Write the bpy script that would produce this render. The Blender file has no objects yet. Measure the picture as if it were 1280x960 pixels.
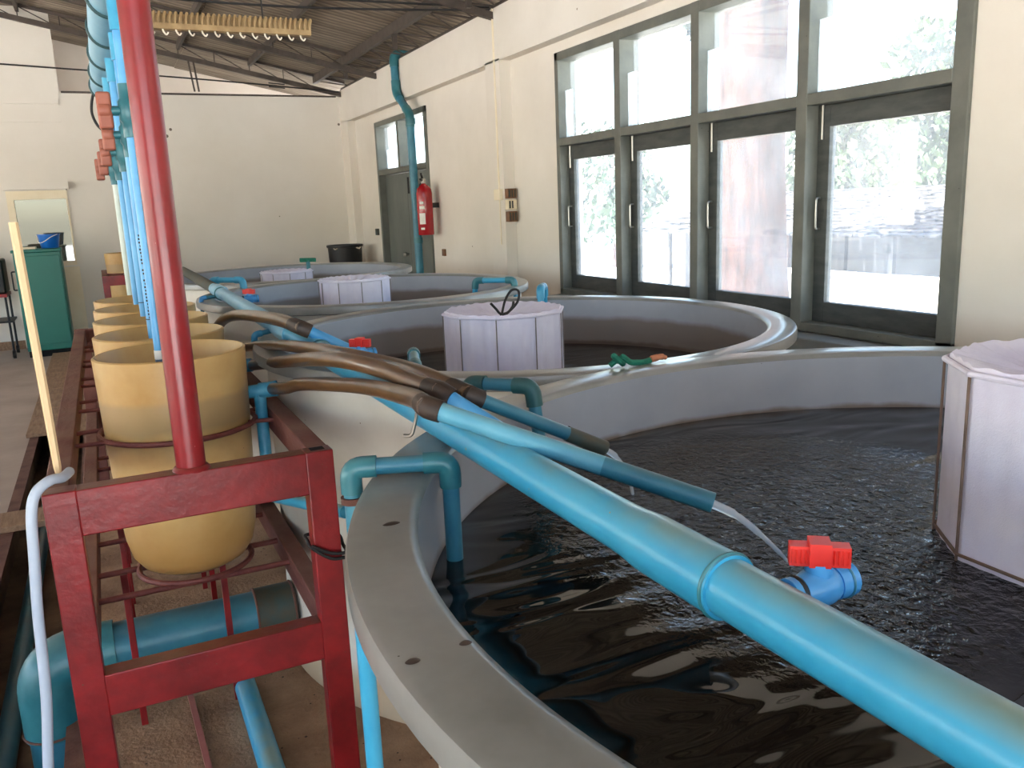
import bpy, math, random
from mathutils import Vector, Matrix
random.seed(7)
SC = bpy.context.scene
COL = SC.collection
PI = math.pi

# ------------------------------------------------------------------ camera
H = 1.45
YAW, PITCH, ROLL, FOCAL = 0.44353, 0.21002, 0.04101, 1051.75
cy, sy, cp, sp, cr, sr = math.cos(YAW), math.sin(YAW), math.cos(PITCH), math.sin(PITCH), math.cos(ROLL), math.sin(ROLL)
fwd = Vector((sy*cp, cy*cp, -sp)); right0 = Vector((cy, -sy, 0)); down0 = -right0.cross(fwd)
rgt = cr*right0 + sr*down0; dwn = -sr*right0 + cr*down0
camd = bpy.data.cameras.new('camera'); cam = bpy.data.objects.new('camera', camd); COL.objects.link(cam)
camd.sensor_fit = 'HORIZONTAL'; camd.sensor_width = 36; camd.lens = FOCAL/1280*36
camd.clip_start = 0.02; camd.clip_end = 300
m = Matrix.Identity(4)
for i in range(3):
    m[i][0] = rgt[i]; m[i][1] = -dwn[i]; m[i][2] = -fwd[i]
m[0][3], m[1][3], m[2][3] = 0, 0, H
cam.matrix_world = m
SC.camera = cam

# ------------------------------------------------------------------ sky, sun, exposure
w = bpy.data.worlds.new('sky'); SC.world = w; w.use_nodes = True
nt = w.node_tree; nt.nodes.clear()
sky = nt.nodes.new('ShaderNodeTexSky'); sky.sky_type = 'NISHITA'; sky.sun_disc = False
sky.sun_elevation = math.radians(55); sky.sun_rotation = math.radians(-100); sky.air_density = 1.0; sky.dust_density = 1.0
bg = nt.nodes.new('ShaderNodeBackground'); bg.inputs[1].default_value = 0.55
wo = nt.nodes.new('ShaderNodeOutputWorld')
nt.links.new(sky.outputs[0], bg.inputs[0]); nt.links.new(bg.outputs[0], wo.inputs[0])
sund = bpy.data.lights.new('sun', 'SUN'); sun = bpy.data.objects.new('sun', sund); COL.objects.link(sun)
sund.energy = 32.0; sund.angle = math.radians(0.6); sund.color = (1, .975, .94)
sun.rotation_euler = Vector((.55, -.08, -.80)).to_track_quat('-Z', 'Y').to_euler()
sun.location = (-20, 2, 40)
SC.view_settings.view_transform = 'Standard'; SC.view_settings.look = 'None'
SC.view_settings.gamma = 1; SC.view_settings.use_curve_mapping = False
SC.view_settings.exposure = 1.0

# ------------------------------------------------------------------ helpers
def lin(c):
    return tuple((x/255/12.92 if x/255 <= .04045 else ((x/255+.055)/1.055)**2.4) for x in c) + (1,)

def mat(name, c1, c2=None, rough=.5, scale=6., lo=.35, hi=.65, metal=0., bump=0., bscale=60., spot=None, spot_scale=60, spot_size=.12,
        coat=0., stretch=None, spec=.5, zband=None, sss=0., dust=None):
    mt = bpy.data.materials.new(name); mt.use_nodes = True
    t = mt.node_tree; L = t.links; N = t.nodes
    b = N['Principled BSDF']; b.inputs['Roughness'].default_value = rough; b.inputs['Metallic'].default_value = metal
    b.inputs['Coat Weight'].default_value = coat; b.inputs['Specular IOR Level'].default_value = spec
    tc = N.new('ShaderNodeTexCoord'); co = tc.outputs['Object']
    if stretch:
        mp = N.new('ShaderNodeMapping'); mp.inputs['Scale'].default_value = stretch; L.new(co, mp.inputs[0]); cs = mp.outputs[0]
    else: cs = co
    col = None
    if c2:
        n = N.new('ShaderNodeTexNoise'); n.inputs['Scale'].default_value = scale; n.inputs['Detail'].default_value = 6; n.inputs['Roughness'].default_value = .6
        L.new(cs, n.inputs['Vector'])
        r = N.new('ShaderNodeValToRGB'); r.color_ramp.elements[0].position = lo; r.color_ramp.elements[1].position = hi
        r.color_ramp.elements[0].color = lin(c1); r.color_ramp.elements[1].color = lin(c2)
        L.new(n.outputs['Fac'], r.inputs[0]); col = r.outputs[0]
    else:
        b.inputs['Base Color'].default_value = lin(c1)
    def mix(fac, base, color):
        mx = N.new('ShaderNodeMix'); mx.data_type = 'RGBA'
        L.new(fac, mx.inputs[0])
        if base is None: mx.inputs[6].default_value = lin(c1)
        else: L.new(base, mx.inputs[6])
        mx.inputs[7].default_value = lin(color)
        return mx.outputs[2]
    if zband:      # stain bands with a ragged edge: list of (z0, z1, soft, colour, strength)
        sx = N.new('ShaderNodeSeparateXYZ'); L.new(co, sx.inputs[0])
        nn = N.new('ShaderNodeTexNoise'); nn.inputs['Scale'].default_value = 9; nn.inputs['Detail'].default_value = 5; L.new(co, nn.inputs['Vector'])
        ad = N.new('ShaderNodeMath'); ad.operation = 'MULTIPLY_ADD'; L.new(nn.outputs['Fac'], ad.inputs[0]); ad.inputs[1].default_value = .03; L.new(sx.outputs['Z'], ad.inputs[2])
        for z0, z1, soft, cc, st in zband:
            a = N.new('ShaderNodeMapRange'); a.inputs[1].default_value = z0-soft+.015; a.inputs[2].default_value = z0+soft+.015; L.new(ad.outputs[0], a.inputs[0])
            c = N.new('ShaderNodeMapRange'); c.inputs[1].default_value = z1-soft+.015; c.inputs[2].default_value = z1+soft+.015; c.inputs[3].default_value = st; c.inputs[4].default_value = 0; L.new(ad.outputs[0], c.inputs[0])
            mu = N.new('ShaderNodeMath'); mu.operation = 'MULTIPLY'; L.new(a.outputs[0], mu.inputs[0]); L.new(c.outputs[0], mu.inputs[1])
            col = mix(mu.outputs[0], col, cc)
    if spot:
        v = N.new('ShaderNodeTexVoronoi'); v.inputs['Scale'].default_value = spot_scale; L.new(co, v.inputs['Vector'])
        n2 = N.new('ShaderNodeTexNoise'); n2.inputs['Scale'].default_value = spot_scale*.25; L.new(co, n2.inputs['Vector'])
        g = N.new('ShaderNodeMapRange'); g.inputs[1].default_value = .42; g.inputs[2].default_value = .75; g.inputs[3].default_value = 0; g.inputs[4].default_value = spot_size; L.new(n2.outputs['Fac'], g.inputs[0])
        lt = N.new('ShaderNodeMath'); lt.operation = 'LESS_THAN'; L.new(v.outputs['Distance'], lt.inputs[0]); L.new(g.outputs[0], lt.inputs[1])
        col = mix(lt.outputs[0], col, spot)
    if dust:       # settled dust on faces that look up: (colour, amount)
        ge = N.new('ShaderNodeNewGeometry'); sx2 = N.new('ShaderNodeSeparateXYZ'); L.new(ge.outputs['Normal'], sx2.inputs[0])
        mr = N.new('ShaderNodeMapRange'); mr.inputs[1].default_value = .55; mr.inputs[2].default_value = 1.0; mr.inputs[4].default_value = dust[1]; L.new(sx2.outputs['Z'], mr.inputs[0])
        nd = N.new('ShaderNodeTexNoise'); nd.inputs['Scale'].default_value = 7; nd.inputs['Detail'].default_value = 6; L.new(co, nd.inputs['Vector'])
        r3 = N.new('ShaderNodeMapRange'); r3.inputs[1].default_value = .3; r3.inputs[2].default_value = .6; L.new(nd.outputs['Fac'], r3.inputs[0])
        mm = N.new('ShaderNodeMath'); mm.operation = 'MULTIPLY'; L.new(mr.outputs[0], mm.inputs[0]); L.new(r3.outputs[0], mm.inputs[1])
        col = mix(mm.outputs[0], col, dust[0])
    if col is not None: L.new(col, b.inputs['Base Color'])
    if sss: b.inputs['Subsurface Weight'].default_value = sss; b.inputs['Subsurface Radius'].default_value = (.02, .012, .006)
    if bump:
        n3 = N.new('ShaderNodeTexNoise'); n3.inputs['Scale'].default_value = bscale; n3.inputs['Detail'].default_value = 5; L.new(cs, n3.inputs['Vector'])
        bp = N.new('ShaderNodeBump'); bp.inputs['Strength'].default_value = bump; bp.inputs['Distance'].default_value = .01; L.new(n3.outputs['Fac'], bp.inputs['Height']); L.new(bp.outputs[0], b.inputs['Normal'])
    return mt

class MB:
    def __init__(s): s.v = []; s.f = []
    def box(s, x0, x1, y0, y1, z0, z1):
        b = len(s.v)
        s.v += [(x, y, z) for z in (z0, z1) for y in (y0, y1) for x in (x0, x1)]
        s.f += [tuple(b+i for i in q) for q in ((0,2,3,1),(4,5,7,6),(0,1,5,4),(2,6,7,3),(0,4,6,2),(1,3,7,5))]
        return s
    def poly(s, pts):
        b = len(s.v); s.v += [tuple(p) for p in pts]; s.f.append(tuple(range(b, b+len(pts)))); return s
    def bar(s, p, q, a, b_, up=(0,0,1)):     # rectangular bar from p to q, section a (sideways) x b_ (up)
        p, q = Vector(p), Vector(q); d = (q-p).normalized(); u = Vector(up)
        if abs(d.dot(u)) > .98: u = Vector((0,1,0))
        sd = d.cross(u).normalized(); u = sd.cross(d).normalized()
        k = len(s.v)
        for c in (p, q):
            for i, j in ((-1,-1),(1,-1),(1,1),(-1,1)): s.v.append(tuple(c + sd*i*a/2 + u*j*b_/2))
        s.f += [tuple(k+i for i in q) for q in ((0,1,2,3),(7,6,5,4),(0,4,5,1),(1,5,6,2),(2,6,7,3),(3,7,4,0))]
        return s
    def tube(s, pts, r, n=12, caps=True, flat=None):
        pts = [Vector(p) for p in pts]; k = len(pts)
        rr = list(r) if isinstance(r, (list, tuple)) else [r]*k
        tg = [(pts[min(i+1,k-1)]-pts[max(i-1,0)]).normalized() for i in range(k)]
        u = Vector((0,0,1)) if abs(tg[0].z) < .9 else Vector((1,0,0))
        u = (u - tg[0]*u.dot(tg[0])).normalized(); base = len(s.v)
        for i in range(k):
            u = (u - tg[i]*u.dot(tg[i])).normalized(); wv = tg[i].cross(u)
            for j in range(n):
                a = 2*PI*j/n; s.v.append(tuple(pts[i] + (u*math.cos(a)+wv*math.sin(a))*rr[i]))
        for i in range(k-1):
            for j in range(n):
                a, b = base+i*n+j, base+i*n+(j+1)%n; s.f.append((a, b, b+n, a+n))
        if caps:
            s.f.append(tuple(base+j for j in reversed(range(n)))); s.f.append(tuple(base+(k-1)*n+j for j in range(n)))
        return s
    def ring(s, c, R, r, n=48, m=8, axis='z', a0=0, a1=2*PI):
        full = abs(a1-a0-2*PI) < 1e-6; base = len(s.v); cnt = n if full else n+1
        for i in range(cnt):
            a = a0+(a1-a0)*i/n
            for j in range(m):
                b = 2*PI*j/m; rad = R+r*math.cos(b); h = r*math.sin(b); ca, sa = rad*math.cos(a), rad*math.sin(a)
                o = (ca, sa, h) if axis == 'z' else ((h, ca, sa) if axis == 'x' else (ca, h, sa))
                s.v.append((c[0]+o[0], c[1]+o[1], c[2]+o[2]))
        for i in range(n if full else n):
            for j in range(m):
                i2 = (i+1) % cnt
                s.f.append((base+i*m+j, base+i2*m+j, base+i2*m+(j+1)%m, base+i*m+(j+1)%m))
        return s
    def lathe(s, prof, c, n=48, cap0=False, cap1=False):     # prof: (radius, z)
        base = len(s.v); k = len(prof)
        for r, z in prof:
            for j in range(n):
                a = 2*PI*j/n; s.v.append((c[0]+r*math.cos(a), c[1]+r*math.sin(a), c[2]+z))
        for i in range(k-1):
            for j in range(n):
                a, b = base+i*n+j, base+i*n+(j+1)%n; s.f.append((a, b, b+n, a+n))
        if cap0: s.f.append(tuple(base+j for j in reversed(range(n))))
        if cap1: s.f.append(tuple(base+(k-1)*n+j for j in range(n)))
        return s
    def mesh(s, name, material, smooth=True, angle=38):
        me = bpy.data.meshes.new(name); me.from_pydata(s.v, [], s.f); me.update()
        me.materials.append(material)
        if smooth:
            me.polygons.foreach_set('use_smooth', [True]*len(me.polygons))
            me.set_sharp_from_angle(angle=math.radians(angle))
        return me
    def build(s, name, material, parent=None, smooth=True, bevel=0, angle=38):
        o = bpy.data.objects.new(name, s.mesh(name, material, smooth, angle)); COL.objects.link(o)
        if parent: attach(o, parent)
        if bevel:
            bm = o.modifiers.new('bevel', 'BEVEL'); bm.width = bevel; bm.segments = 2; bm.limit_method = 'ANGLE'
        return o

def worldmat(o):
    mt = Matrix.Translation(o.location) if o.type == 'EMPTY' else Matrix.Identity(4)
    return mt
def attach(o, parent):
    o.parent = parent; o.matrix_parent_inverse = worldmat(parent).inverted()

def thing(name, label, cat, loc=(0,0,0), group=None, kind=None):
    o = bpy.data.objects.new(name, None); COL.objects.link(o); o.location = loc; o.empty_display_size = .1
    return tag(o, label, cat, group, kind)
def tag(o, label=None, cat=None, group=None, kind=None):
    if label: o['label'] = label
    if cat: o['category'] = cat
    if group: o['group'] = group
    if kind: o['kind'] = kind
    return o
def struct(o): o['kind'] = 'structure'; return o
def copy_thing(root, off, label, group=None):
    r = root.copy(); COL.objects.link(r); r.location = Vector(root.location)+Vector(off); r['label'] = label
    def rec(a, b):
        for ch in a.children:
            inv = ch.matrix_parent_inverse.copy(); c = ch.copy(); COL.objects.link(c); c.parent = b; c.matrix_parent_inverse = inv; rec(ch, c)
    rec(root, r)
    if group: r['group'] = group
    return r

def fillet(pts, rad, n=6):
    pts = [Vector(p) for p in pts]; out = [pts[0]]
    for i in range(1, len(pts)-1):
        a, b, c = pts[i-1], pts[i], pts[i+1]
        d1, d2 = (a-b), (c-b); r = min(rad, d1.length*.49, d2.length*.49)
        p, q = b+d1.normalized()*r, b+d2.normalized()*r
        for k in range(n+1):
            t = k/n; out.append(p*(1-t)**2 + b*2*t*(1-t) + q*t*t)
    out.append(pts[-1]); return out
def spline(pts, n=8):
    pts = [Vector(p) for p in pts]; P = [pts[0]*2-pts[1]]+pts+[pts[-1]*2-pts[-2]]; out = []
    for i in range(1, len(P)-2):
        for k in range(n):
            t = k/n; a, b, c, d = P[i-1], P[i], P[i+1], P[i+2]
            out.append(.5*((2*b)+(c-a)*t+(2*a-5*b+4*c-d)*t*t+(3*b-a-3*c+d)*t**3))
    out.append(pts[-1]); return out
def pipe_run(parent, pts, r, pm, fm, er=None, sleeve=1.28, name='pipe'):
    """straight runs of pipe with elbow fittings at the corners"""
    er = er or r*1.9
    o = MB().tube(fillet(pts, er), r, 14).build(name, pm, parent)
    V = [Vector(p) for p in pts]
    for i in range(1, len(V)-1):
        a = V[i]+(V[i-1]-V[i]).normalized()*r*3.0; c = V[i]+(V[i+1]-V[i]).normalized()*r*3.0
        MB().tube(fillet([a, V[i], c], er), r*sleeve, 14).build('elbow', fm, parent)
    return o

# ------------------------------------------------------------------ materials
m_wall = mat('wall_plaster', (222,214,200), (234,227,215), .85, 1.2, .3, .7, bump=.08, bscale=25, spot=(150,135,115), spot_scale=5, spot_size=.045, zband=[(-.2,.86,.08,(186,166,142),.55)])
m_wall2 = mat('far_plaster', (226,219,206), (236,230,219), .85, .9, .3, .7, bump=.06, bscale=25, spot=(120,108,95), spot_scale=3.2, spot_size=.11)
m_gable = mat('gable_plaster', (228,216,204), (236,226,216), .9, 1.5)
m_floor = mat('concrete_floor', (150,133,120), (178,162,150), .55, 1.6, .3, .7, bump=.1, bscale=30)
m_sand = mat('sandy_floor', (122,92,68), (172,140,110), .95, 5, .3, .7, bump=.6, bscale=70, spot=(60,46,36), spot_scale=38, spot_size=.22)
m_trench = mat('trench_concrete', (128,104,82), (92,74,58), .9, 4, bump=.4, bscale=40)
m_rust = mat('rusty_angle', (84,48,38), (112,76,62), .8, 9, bump=.3, bscale=90)
m_wood = mat('weathered_wood', (128,98,74), (156,126,98), .75, 6, stretch=(8,1,8), bump=.3, bscale=40)
m_red = mat('red_paint', (98,10,15), (142,22,27), .36, 9, .3, .7, bump=.12, bscale=45, spot=(96,66,50), spot_scale=55, spot_size=.12, dust=((104,72,58), .8))
m_redpole = mat('red_pole_paint', (118,16,22), (138,26,32), .3, 5, coat=.1, bump=.03, bscale=60, spot=(200,150,140), spot_scale=40, spot_size=.07)
m_redrust = mat('red_rust_rail', (92,40,34), (124,78,66), .75, 10, .3, .7, stretch=(1,.4,1), bump=.3, bscale=60, dust=((128,98,84), .6))
m_rod = mat('rusty_rod', (96,34,30), (120,62,52), .6, 20, bump=.3, bscale=120)
m_black = mat('black_plastic', (18,18,20), None, .45)
m_hole = mat('tube_inside', (14,10,9), None, .9)
m_blue = mat('blue_pvc', (44,148,190), (72,168,202), .3, 5, .3, .7, spec=.5, bump=.02, bscale=50, spot=(168,140,96), spot_scale=22, spot_size=.12, dust=((134,156,142), .9))
m_bluedrop = mat('drop_pvc', (70,150,205), (96,172,220), .32, 5)
m_bluedark = mat('grimy_blue_pvc', (40,104,128), (64,132,150), .38, 8, .3, .7, dust=((92,108,104), .6), bump=.04, bscale=60)
m_teal = mat('teal_fitting', (36,100,110), (58,122,130), .35, 8, dust=((96,112,110), .5))
m_outlet = mat('outlet_blue', (44,126,160), (72,150,178), .4, 30)
m_darkteal = mat('dark_teal_pvc', (30,76,78), (48,98,98), .45, 10, dust=((84,92,84), .5))
m_pinkbar = mat('pink_primer', (150,88,82), (166,104,96), .7, 12)
m_bandteal = mat('dark_band', (18,58,62), (30,74,76), .5, 20)
m_dustyblue = mat('dusty_blue_pvc', (78,148,174), (100,166,186), .4, 8, .3, .7, dust=((128,150,142), .7), spot=(150,126,92), spot_scale=30, spot_size=.08)
m_paleblue = mat('pale_blue_pvc', (112,176,206), (140,192,214), .35, 6)
m_palepipe = mat('pale_green_pipe', (190,206,196), (214,222,212), .4, 5)
m_valveblue = mat('valve_blue', (58,140,206), (84,164,222), .3, 8)
m_valvered = mat('valve_red', (214,38,32), (226,58,46), .4, 10)
m_valveold = mat('faded_red_handle', (150,84,66), (166,100,80), .5, 12)
m_hose = mat('brown_hose', (66,42,26), (104,74,46), .3, 14, .25, .75, stretch=(1,1,3), coat=.4)
m_sleeve = mat('dirty_sleeve', (40,30,25), (64,48,38), .55, 20)
m_brownend = mat('mossy_pipe_end', (74,66,50), (56,72,68), .6, 18)
m_bucket = mat('tan_fibreglass', (172,132,76), (204,172,116), .38, 3.5, .3, .7, spec=.4, bump=.05, bscale=40, sss=.15,
               zband=[(.912,.99,.008,(158,132,94),.8), (.30,.62,.06,(158,114,60),.7)], spot=(90,60,36), spot_scale=26, spot_size=.06)
m_rim = mat('grey_gelcoat', (112,112,108), (148,147,143), .28, 3.0, .30, .62, coat=.15, bump=.03, bscale=20, spot=(62,52,44), spot_scale=26, spot_size=.09)
m_lip = m_rim
m_outer = mat('white_gelcoat', (206,198,184), (224,218,206), .55, 3, spot=(120,96,70), spot_scale=26, spot_size=.1, zband=[(-.1,.12,.03,(176,148,104),.7)])
m_inner1 = mat('grey_inside_full', (150,152,158), (166,167,172), .35, 2.5, bump=.03, bscale=18, zband=[(.80,.907,.006,(104,84,64),.9)], spot=(72,60,52), spot_scale=24, spot_size=.05)
m_inner2 = mat('grey_inside_low', (148,151,158), (164,166,172), .4, 2.5, bump=.03, bscale=18, zband=[(.40,.938,.012,(108,92,76),.85), (.40,.835,.006,(76,58,42),.9)])
m_net = mat('white_net_cloth', (214,208,226), (228,224,236), .9, 7, bump=.15, bscale=500)
m_netgrey = mat('net_frame_grey', (116,108,104), (140,132,128), .7, 20)
m_netrust = mat('net_frame', (96,74,62), (120,96,82), .7, 20)
m_frame = mat('grey_green_frame', (96,98,90), (112,113,104), .55, 6, bump=.08, bscale=40, spot=(60,54,48), spot_scale=18, spot_size=.07)
m_sash = mat('dark_sash', (58,62,60), (78,80,76), .55, 7, stretch=(1,1,4), bump=.1, bscale=40)
m_door = mat('grey_door', (92,98,94), (110,114,108), .6, 3, stretch=(1,1,.4), bump=.05, bscale=20)
m_steel = mat('truss_steel', (62,54,48), (84,74,66), .6, 8, bump=.1)
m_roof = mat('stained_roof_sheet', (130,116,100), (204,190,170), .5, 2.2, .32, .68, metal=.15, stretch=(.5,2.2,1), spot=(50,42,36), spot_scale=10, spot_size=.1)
def _roof_bands(mt):  # dark brown bands in step with the corrugation, so the ribs show
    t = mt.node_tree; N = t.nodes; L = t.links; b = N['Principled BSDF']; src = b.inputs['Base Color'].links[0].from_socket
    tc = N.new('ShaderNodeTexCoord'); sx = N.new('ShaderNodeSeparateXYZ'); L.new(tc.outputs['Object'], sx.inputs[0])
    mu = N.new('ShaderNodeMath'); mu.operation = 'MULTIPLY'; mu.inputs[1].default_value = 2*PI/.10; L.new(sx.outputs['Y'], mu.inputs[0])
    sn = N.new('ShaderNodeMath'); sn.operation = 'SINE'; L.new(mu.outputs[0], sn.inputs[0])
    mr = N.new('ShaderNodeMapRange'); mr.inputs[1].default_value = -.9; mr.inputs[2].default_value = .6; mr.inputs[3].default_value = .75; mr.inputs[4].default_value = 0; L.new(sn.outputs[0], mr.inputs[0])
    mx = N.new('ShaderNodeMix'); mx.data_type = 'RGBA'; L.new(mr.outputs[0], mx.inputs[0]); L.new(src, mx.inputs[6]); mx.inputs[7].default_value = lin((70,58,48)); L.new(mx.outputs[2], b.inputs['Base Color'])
_roof_bands(m_roof)
m_chrome = mat('dull_metal', (170,168,160), None, .3, metal=.9)
m_wire = mat('black_wire', (26,24,24), None, .6)
m_greencab = mat('green_cabinet_paint', (0,104,92), (6,114,100), .4, 2)
m_bluebucket = mat('blue_bucket', (10,92,176), (18,104,190), .35, 6)
m_cream = mat('cream_frame', (236,222,190), (242,230,204), .6, 4)
m_extred = mat('extinguisher_red', (158,16,26), (172,24,32), .25, 6, coat=.4)
m_white = mat('white_label', (232,228,220), None, .6)
m_stick = mat('pale_wood', (214,180,134), (228,198,154), .6, 10, stretch=(1,1,.15))
m_whitehose = mat('white_hose', (168,180,198), (184,194,208), .35, 8)
m_rack = mat('tan_ribbed_plastic', (140,112,74), (168,140,98), .6, 12)
m_hook = mat('white_hook', (226,216,198), None, .5)
m_brownbox = mat('brown_bakelite', (112,74,48), (138,98,66), .5, 20)
m_greencord = mat('green_cord', (14,92,72), (24,116,90), .8, 60)
m_orange = mat('orange_rag', (196,128,92), (170,104,74), .85, 40)
m_ground = mat('outdoor_ground', (206,203,196), (224,222,215), .95, .6, bump=.3, bscale=6)
m_bark = mat('tree_bark', (26,13,10), (70,42,33), .9, 6, stretch=(3,3,.6), bump=.8, bscale=14)
m_leaf = mat('leaves_green', (22,38,16), (58,78,32), .6, 1.2)
m_leaf2 = mat('leaves_blue_green', (26,44,34), (58,78,50), .6, 1.2)
m_shingle = mat('grey_shingle', (10,9,11), (92,88,90), .8, 5, .44, .62, stretch=(1.5,.8,1))
m_hutwall = mat('hut_board', (34,32,34), (60,58,60), .8, 4)
m_grey = mat('grey_sill', (108,110,106), (124,125,120), .6, 5)
m_cart = mat('dark_metal', (34,34,38), None, .4, metal=.3)
m_redpart = mat('red_plastic', (150,24,30), None, .4)
m_pinkwhite = mat('white_plinth', (220,212,206), None, .7)

def glass_mat(name, refl=.08, tint=(.96,.98,.97), haze=0., hazecol=(.9,.92,.95,1)):
    mt = bpy.data.materials.new(name); mt.use_nodes = True; t = mt.node_tree; N = t.nodes; L = t.links
    N.remove(N['Principled BSDF']); out = N['Material Output']
    tr = N.new('ShaderNodeBsdfTransparent'); tr.inputs[0].default_value = tint+(1,)
    gl = N.new('ShaderNodeBsdfGlossy'); gl.inputs['Roughness'].default_value = .02
    mx = N.new('ShaderNodeMixShader'); mx.inputs[0].default_value = refl; L.new(tr.outputs[0], mx.inputs[1]); L.new(gl.outputs[0], mx.inputs[2])
    last = mx
    if haze:
        df = N.new('ShaderNodeBsdfTranslucent'); df.inputs[0].default_value = hazecol
        nz = N.new('ShaderNodeTexNoise'); nz.inputs['Scale'].default_value = 3; nz.inputs['Detail'].default_value = 5
        mp = N.new('ShaderNodeMapRange'); mp.inputs[1].default_value = .3; mp.inputs[2].default_value = .75; mp.inputs[3].default_value = haze*.4; mp.inputs[4].default_value = haze*1.4; L.new(nz.outputs['Fac'], mp.inputs[0])
        m2 = N.new('ShaderNodeMixShader'); L.new(mp.outputs[0], m2.inputs[0]); L.new(mx.outputs[0], m2.inputs[1]); L.new(df.outputs[0], m2.inputs[2]); last = m2
    L.new(last.outputs[0], out.inputs[0]); return mt
m_glass = glass_mat('dusty_window_glass', .06, haze=.10)
m_glass2 = glass_mat('partition_glass', .14, (.42,.46,.45))
m_strip = glass_mat('frosted_strip', .05, haze=.55)
m_stream = bpy.data.materials.new('water_stream'); m_stream.use_nodes = True
_b = m_stream.node_tree.nodes['Principled BSDF']; _b.inputs['Base Color'].default_value = (.85,.9,.95,1); _b.inputs['Roughness'].default_value = .08; _b.inputs['Transmission Weight'].default_value = .6; _b.inputs['IOR'].default_value = 1.33

def water_mat(name, splashes, calm=.10, rip=1.0):
    mt = bpy.data.materials.new(name); mt.use_nodes = True; t = mt.node_tree; N = t.nodes; L = t.links
    b = N['Principled BSDF']; b.inputs['Roughness'].default_value = .03; b.inputs['IOR'].default_value = 1.33; b.inputs['Specular IOR Level'].default_value = .5
    tc = N.new('ShaderNodeTexCoord'); co = tc.outputs['Object']
    n0 = N.new('ShaderNodeTexNoise'); n0.inputs['Scale'].default_value = 3; L.new(co, n0.inputs['Vector'])
    r0 = N.new('ShaderNodeValToRGB'); r0.color_ramp.elements[0].color = lin((14,11,8)); r0.color_ramp.elements[1].color = lin((26,21,15)); L.new(n0.outputs['Fac'], r0.inputs[0]); L.new(r0.outputs[0], b.inputs['Base Color'])
    # broad swell
    a = N.new('ShaderNodeTexNoise'); a.inputs['Scale'].default_value = 7; a.inputs['Detail'].default_value = 1.2; a.inputs['Distortion'].default_value = .9; mpw = N.new('ShaderNodeMapping'); mpw.inputs['Rotation'].default_value = (0,0,math.radians(25)); mpw.inputs['Scale'].default_value = (.5,1.25,1); L.new(co, mpw.inputs[0]); L.new(mpw.outputs[0], a.inputs['Vector'])
    f = N.new('ShaderNodeTexNoise'); f.inputs['Scale'].default_value = 58; f.inputs['Detail'].default_value = 3; f.inputs['Distortion'].default_value = .5; L.new(co, f.inputs['Vector'])
    amp = None
    for (sx_, sy_, rad) in splashes:
        d = N.new('ShaderNodeVectorMath'); d.operation = 'DISTANCE'; L.new(co, d.inputs[0]); d.inputs[1].default_value = (sx_, sy_, splash_z)
        g = N.new('ShaderNodeMapRange'); g.interpolation_type = 'SMOOTHSTEP'; g.inputs[1].default_value = rad*.35; g.inputs[2].default_value = rad; g.inputs[3].default_value = 1; g.inputs[4].default_value = 0; L.new(d.outputs['Value'], g.inputs[0])
        if amp is None: amp = g.outputs[0]
        else:
            mx = N.new('ShaderNodeMath'); mx.operation = 'MAXIMUM'; L.new(amp, mx.inputs[0]); L.new(g.outputs[0], mx.inputs[1]); amp = mx.outputs[0]
    bp1 = N.new('ShaderNodeBump'); bp1.inputs['Strength'].default_value = 1; bp1.inputs['Distance'].default_value = .012*calm*10; L.new(a.outputs['Fac'], bp1.inputs['Height'])
    last = bp1
    if amp is not None:
        mu = N.new('ShaderNodeMath'); mu.operation = 'MULTIPLY'; L.new(f.outputs['Fac'], mu.inputs[0]); L.new(amp, mu.inputs[1])
        bp2 = N.new('ShaderNodeBump'); bp2.inputs['Strength'].default_value = 1; bp2.inputs['Distance'].default_value = .008*rip; L.new(mu.outputs[0], bp2.inputs['Height']); L.new(bp1.outputs[0], bp2.inputs['Normal']); last = bp2
    L.new(last.outputs[0], b.inputs['Normal']); return mt

# ------------------------------------------------------------------ the building
XW = 3.19            # face of the right-hand infill wall
XP = 3.09            # face of pilasters and beam
YF = 11.5            # far wall
SL = .205            # roof slope
def roofz(x): return 3.77 - SL*x

TX0, TX1 = -.60, -.21      # trench edges
f = MB()
f.box(-7, TX0, -3.5, 13.2, -.15, 0)
floor = struct(f.build('floor', m_floor, smooth=False)); floor['label'] = 'smooth pale concrete floor left of the trench'
fs = struct(MB().box(TX1, XW+.3, -3.5, 13.2, -.15, 0).build('floor', m_sand, smooth=False))
ft = struct(MB().box(TX0-.02, TX1+.02, -3.5, 13.2, -.32, -.24).box(TX0-.06, TX0, -3.5, 13.2, -.26, -.15).box(TX1, TX1+.06, -3.5, 13.2, -.26, -.15).build('floor', m_trench, smooth=False))
# right wall with holes for the window and the door
WY0, WY1, WZ0, WZ1 = 2.35, 5.73, .77, 2.52
DY0, DY1, DZ1 = 8.50, 10.27, 2.48
ZB = 2.60
wr = MB(); T_ = XW+.2
wr.box(XW, T_, -3.5, WY0, 0, ZB).box(XW, T_, WY0, WY1, 0, WZ0).box(XW, T_, WY0, WY1, WZ1, ZB).box(XW, T_, WY1, DY0, 0, ZB)
wr.box(XW, T_, DY0, DY1, DZ1, ZB).box(XW, T_, DY1, YF, 0, ZB)
wall_r = struct(wr.build('wall_right', m_wall, smooth=False))
bmr = MB().box(XP, T_, -3.5, YF, ZB-.005, 3.0).build('roof_beam', m_wall, wall_r, smooth=False)
for y0, y1 in ((6.50, 6.78), (1.30, 1.58), (11.15, 11.5)):
    MB().box(XP, XW+.01, y0, y1, 0, ZB+.01).build('pilaster', m_wall, wall_r, smooth=False)
MB().box(XW-.16, XW+.02, WY0-.06, WY1+.02, WZ0-.10, WZ0-.015).build('window_ledge', m_grey, wall_r, bevel=.006)
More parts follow.
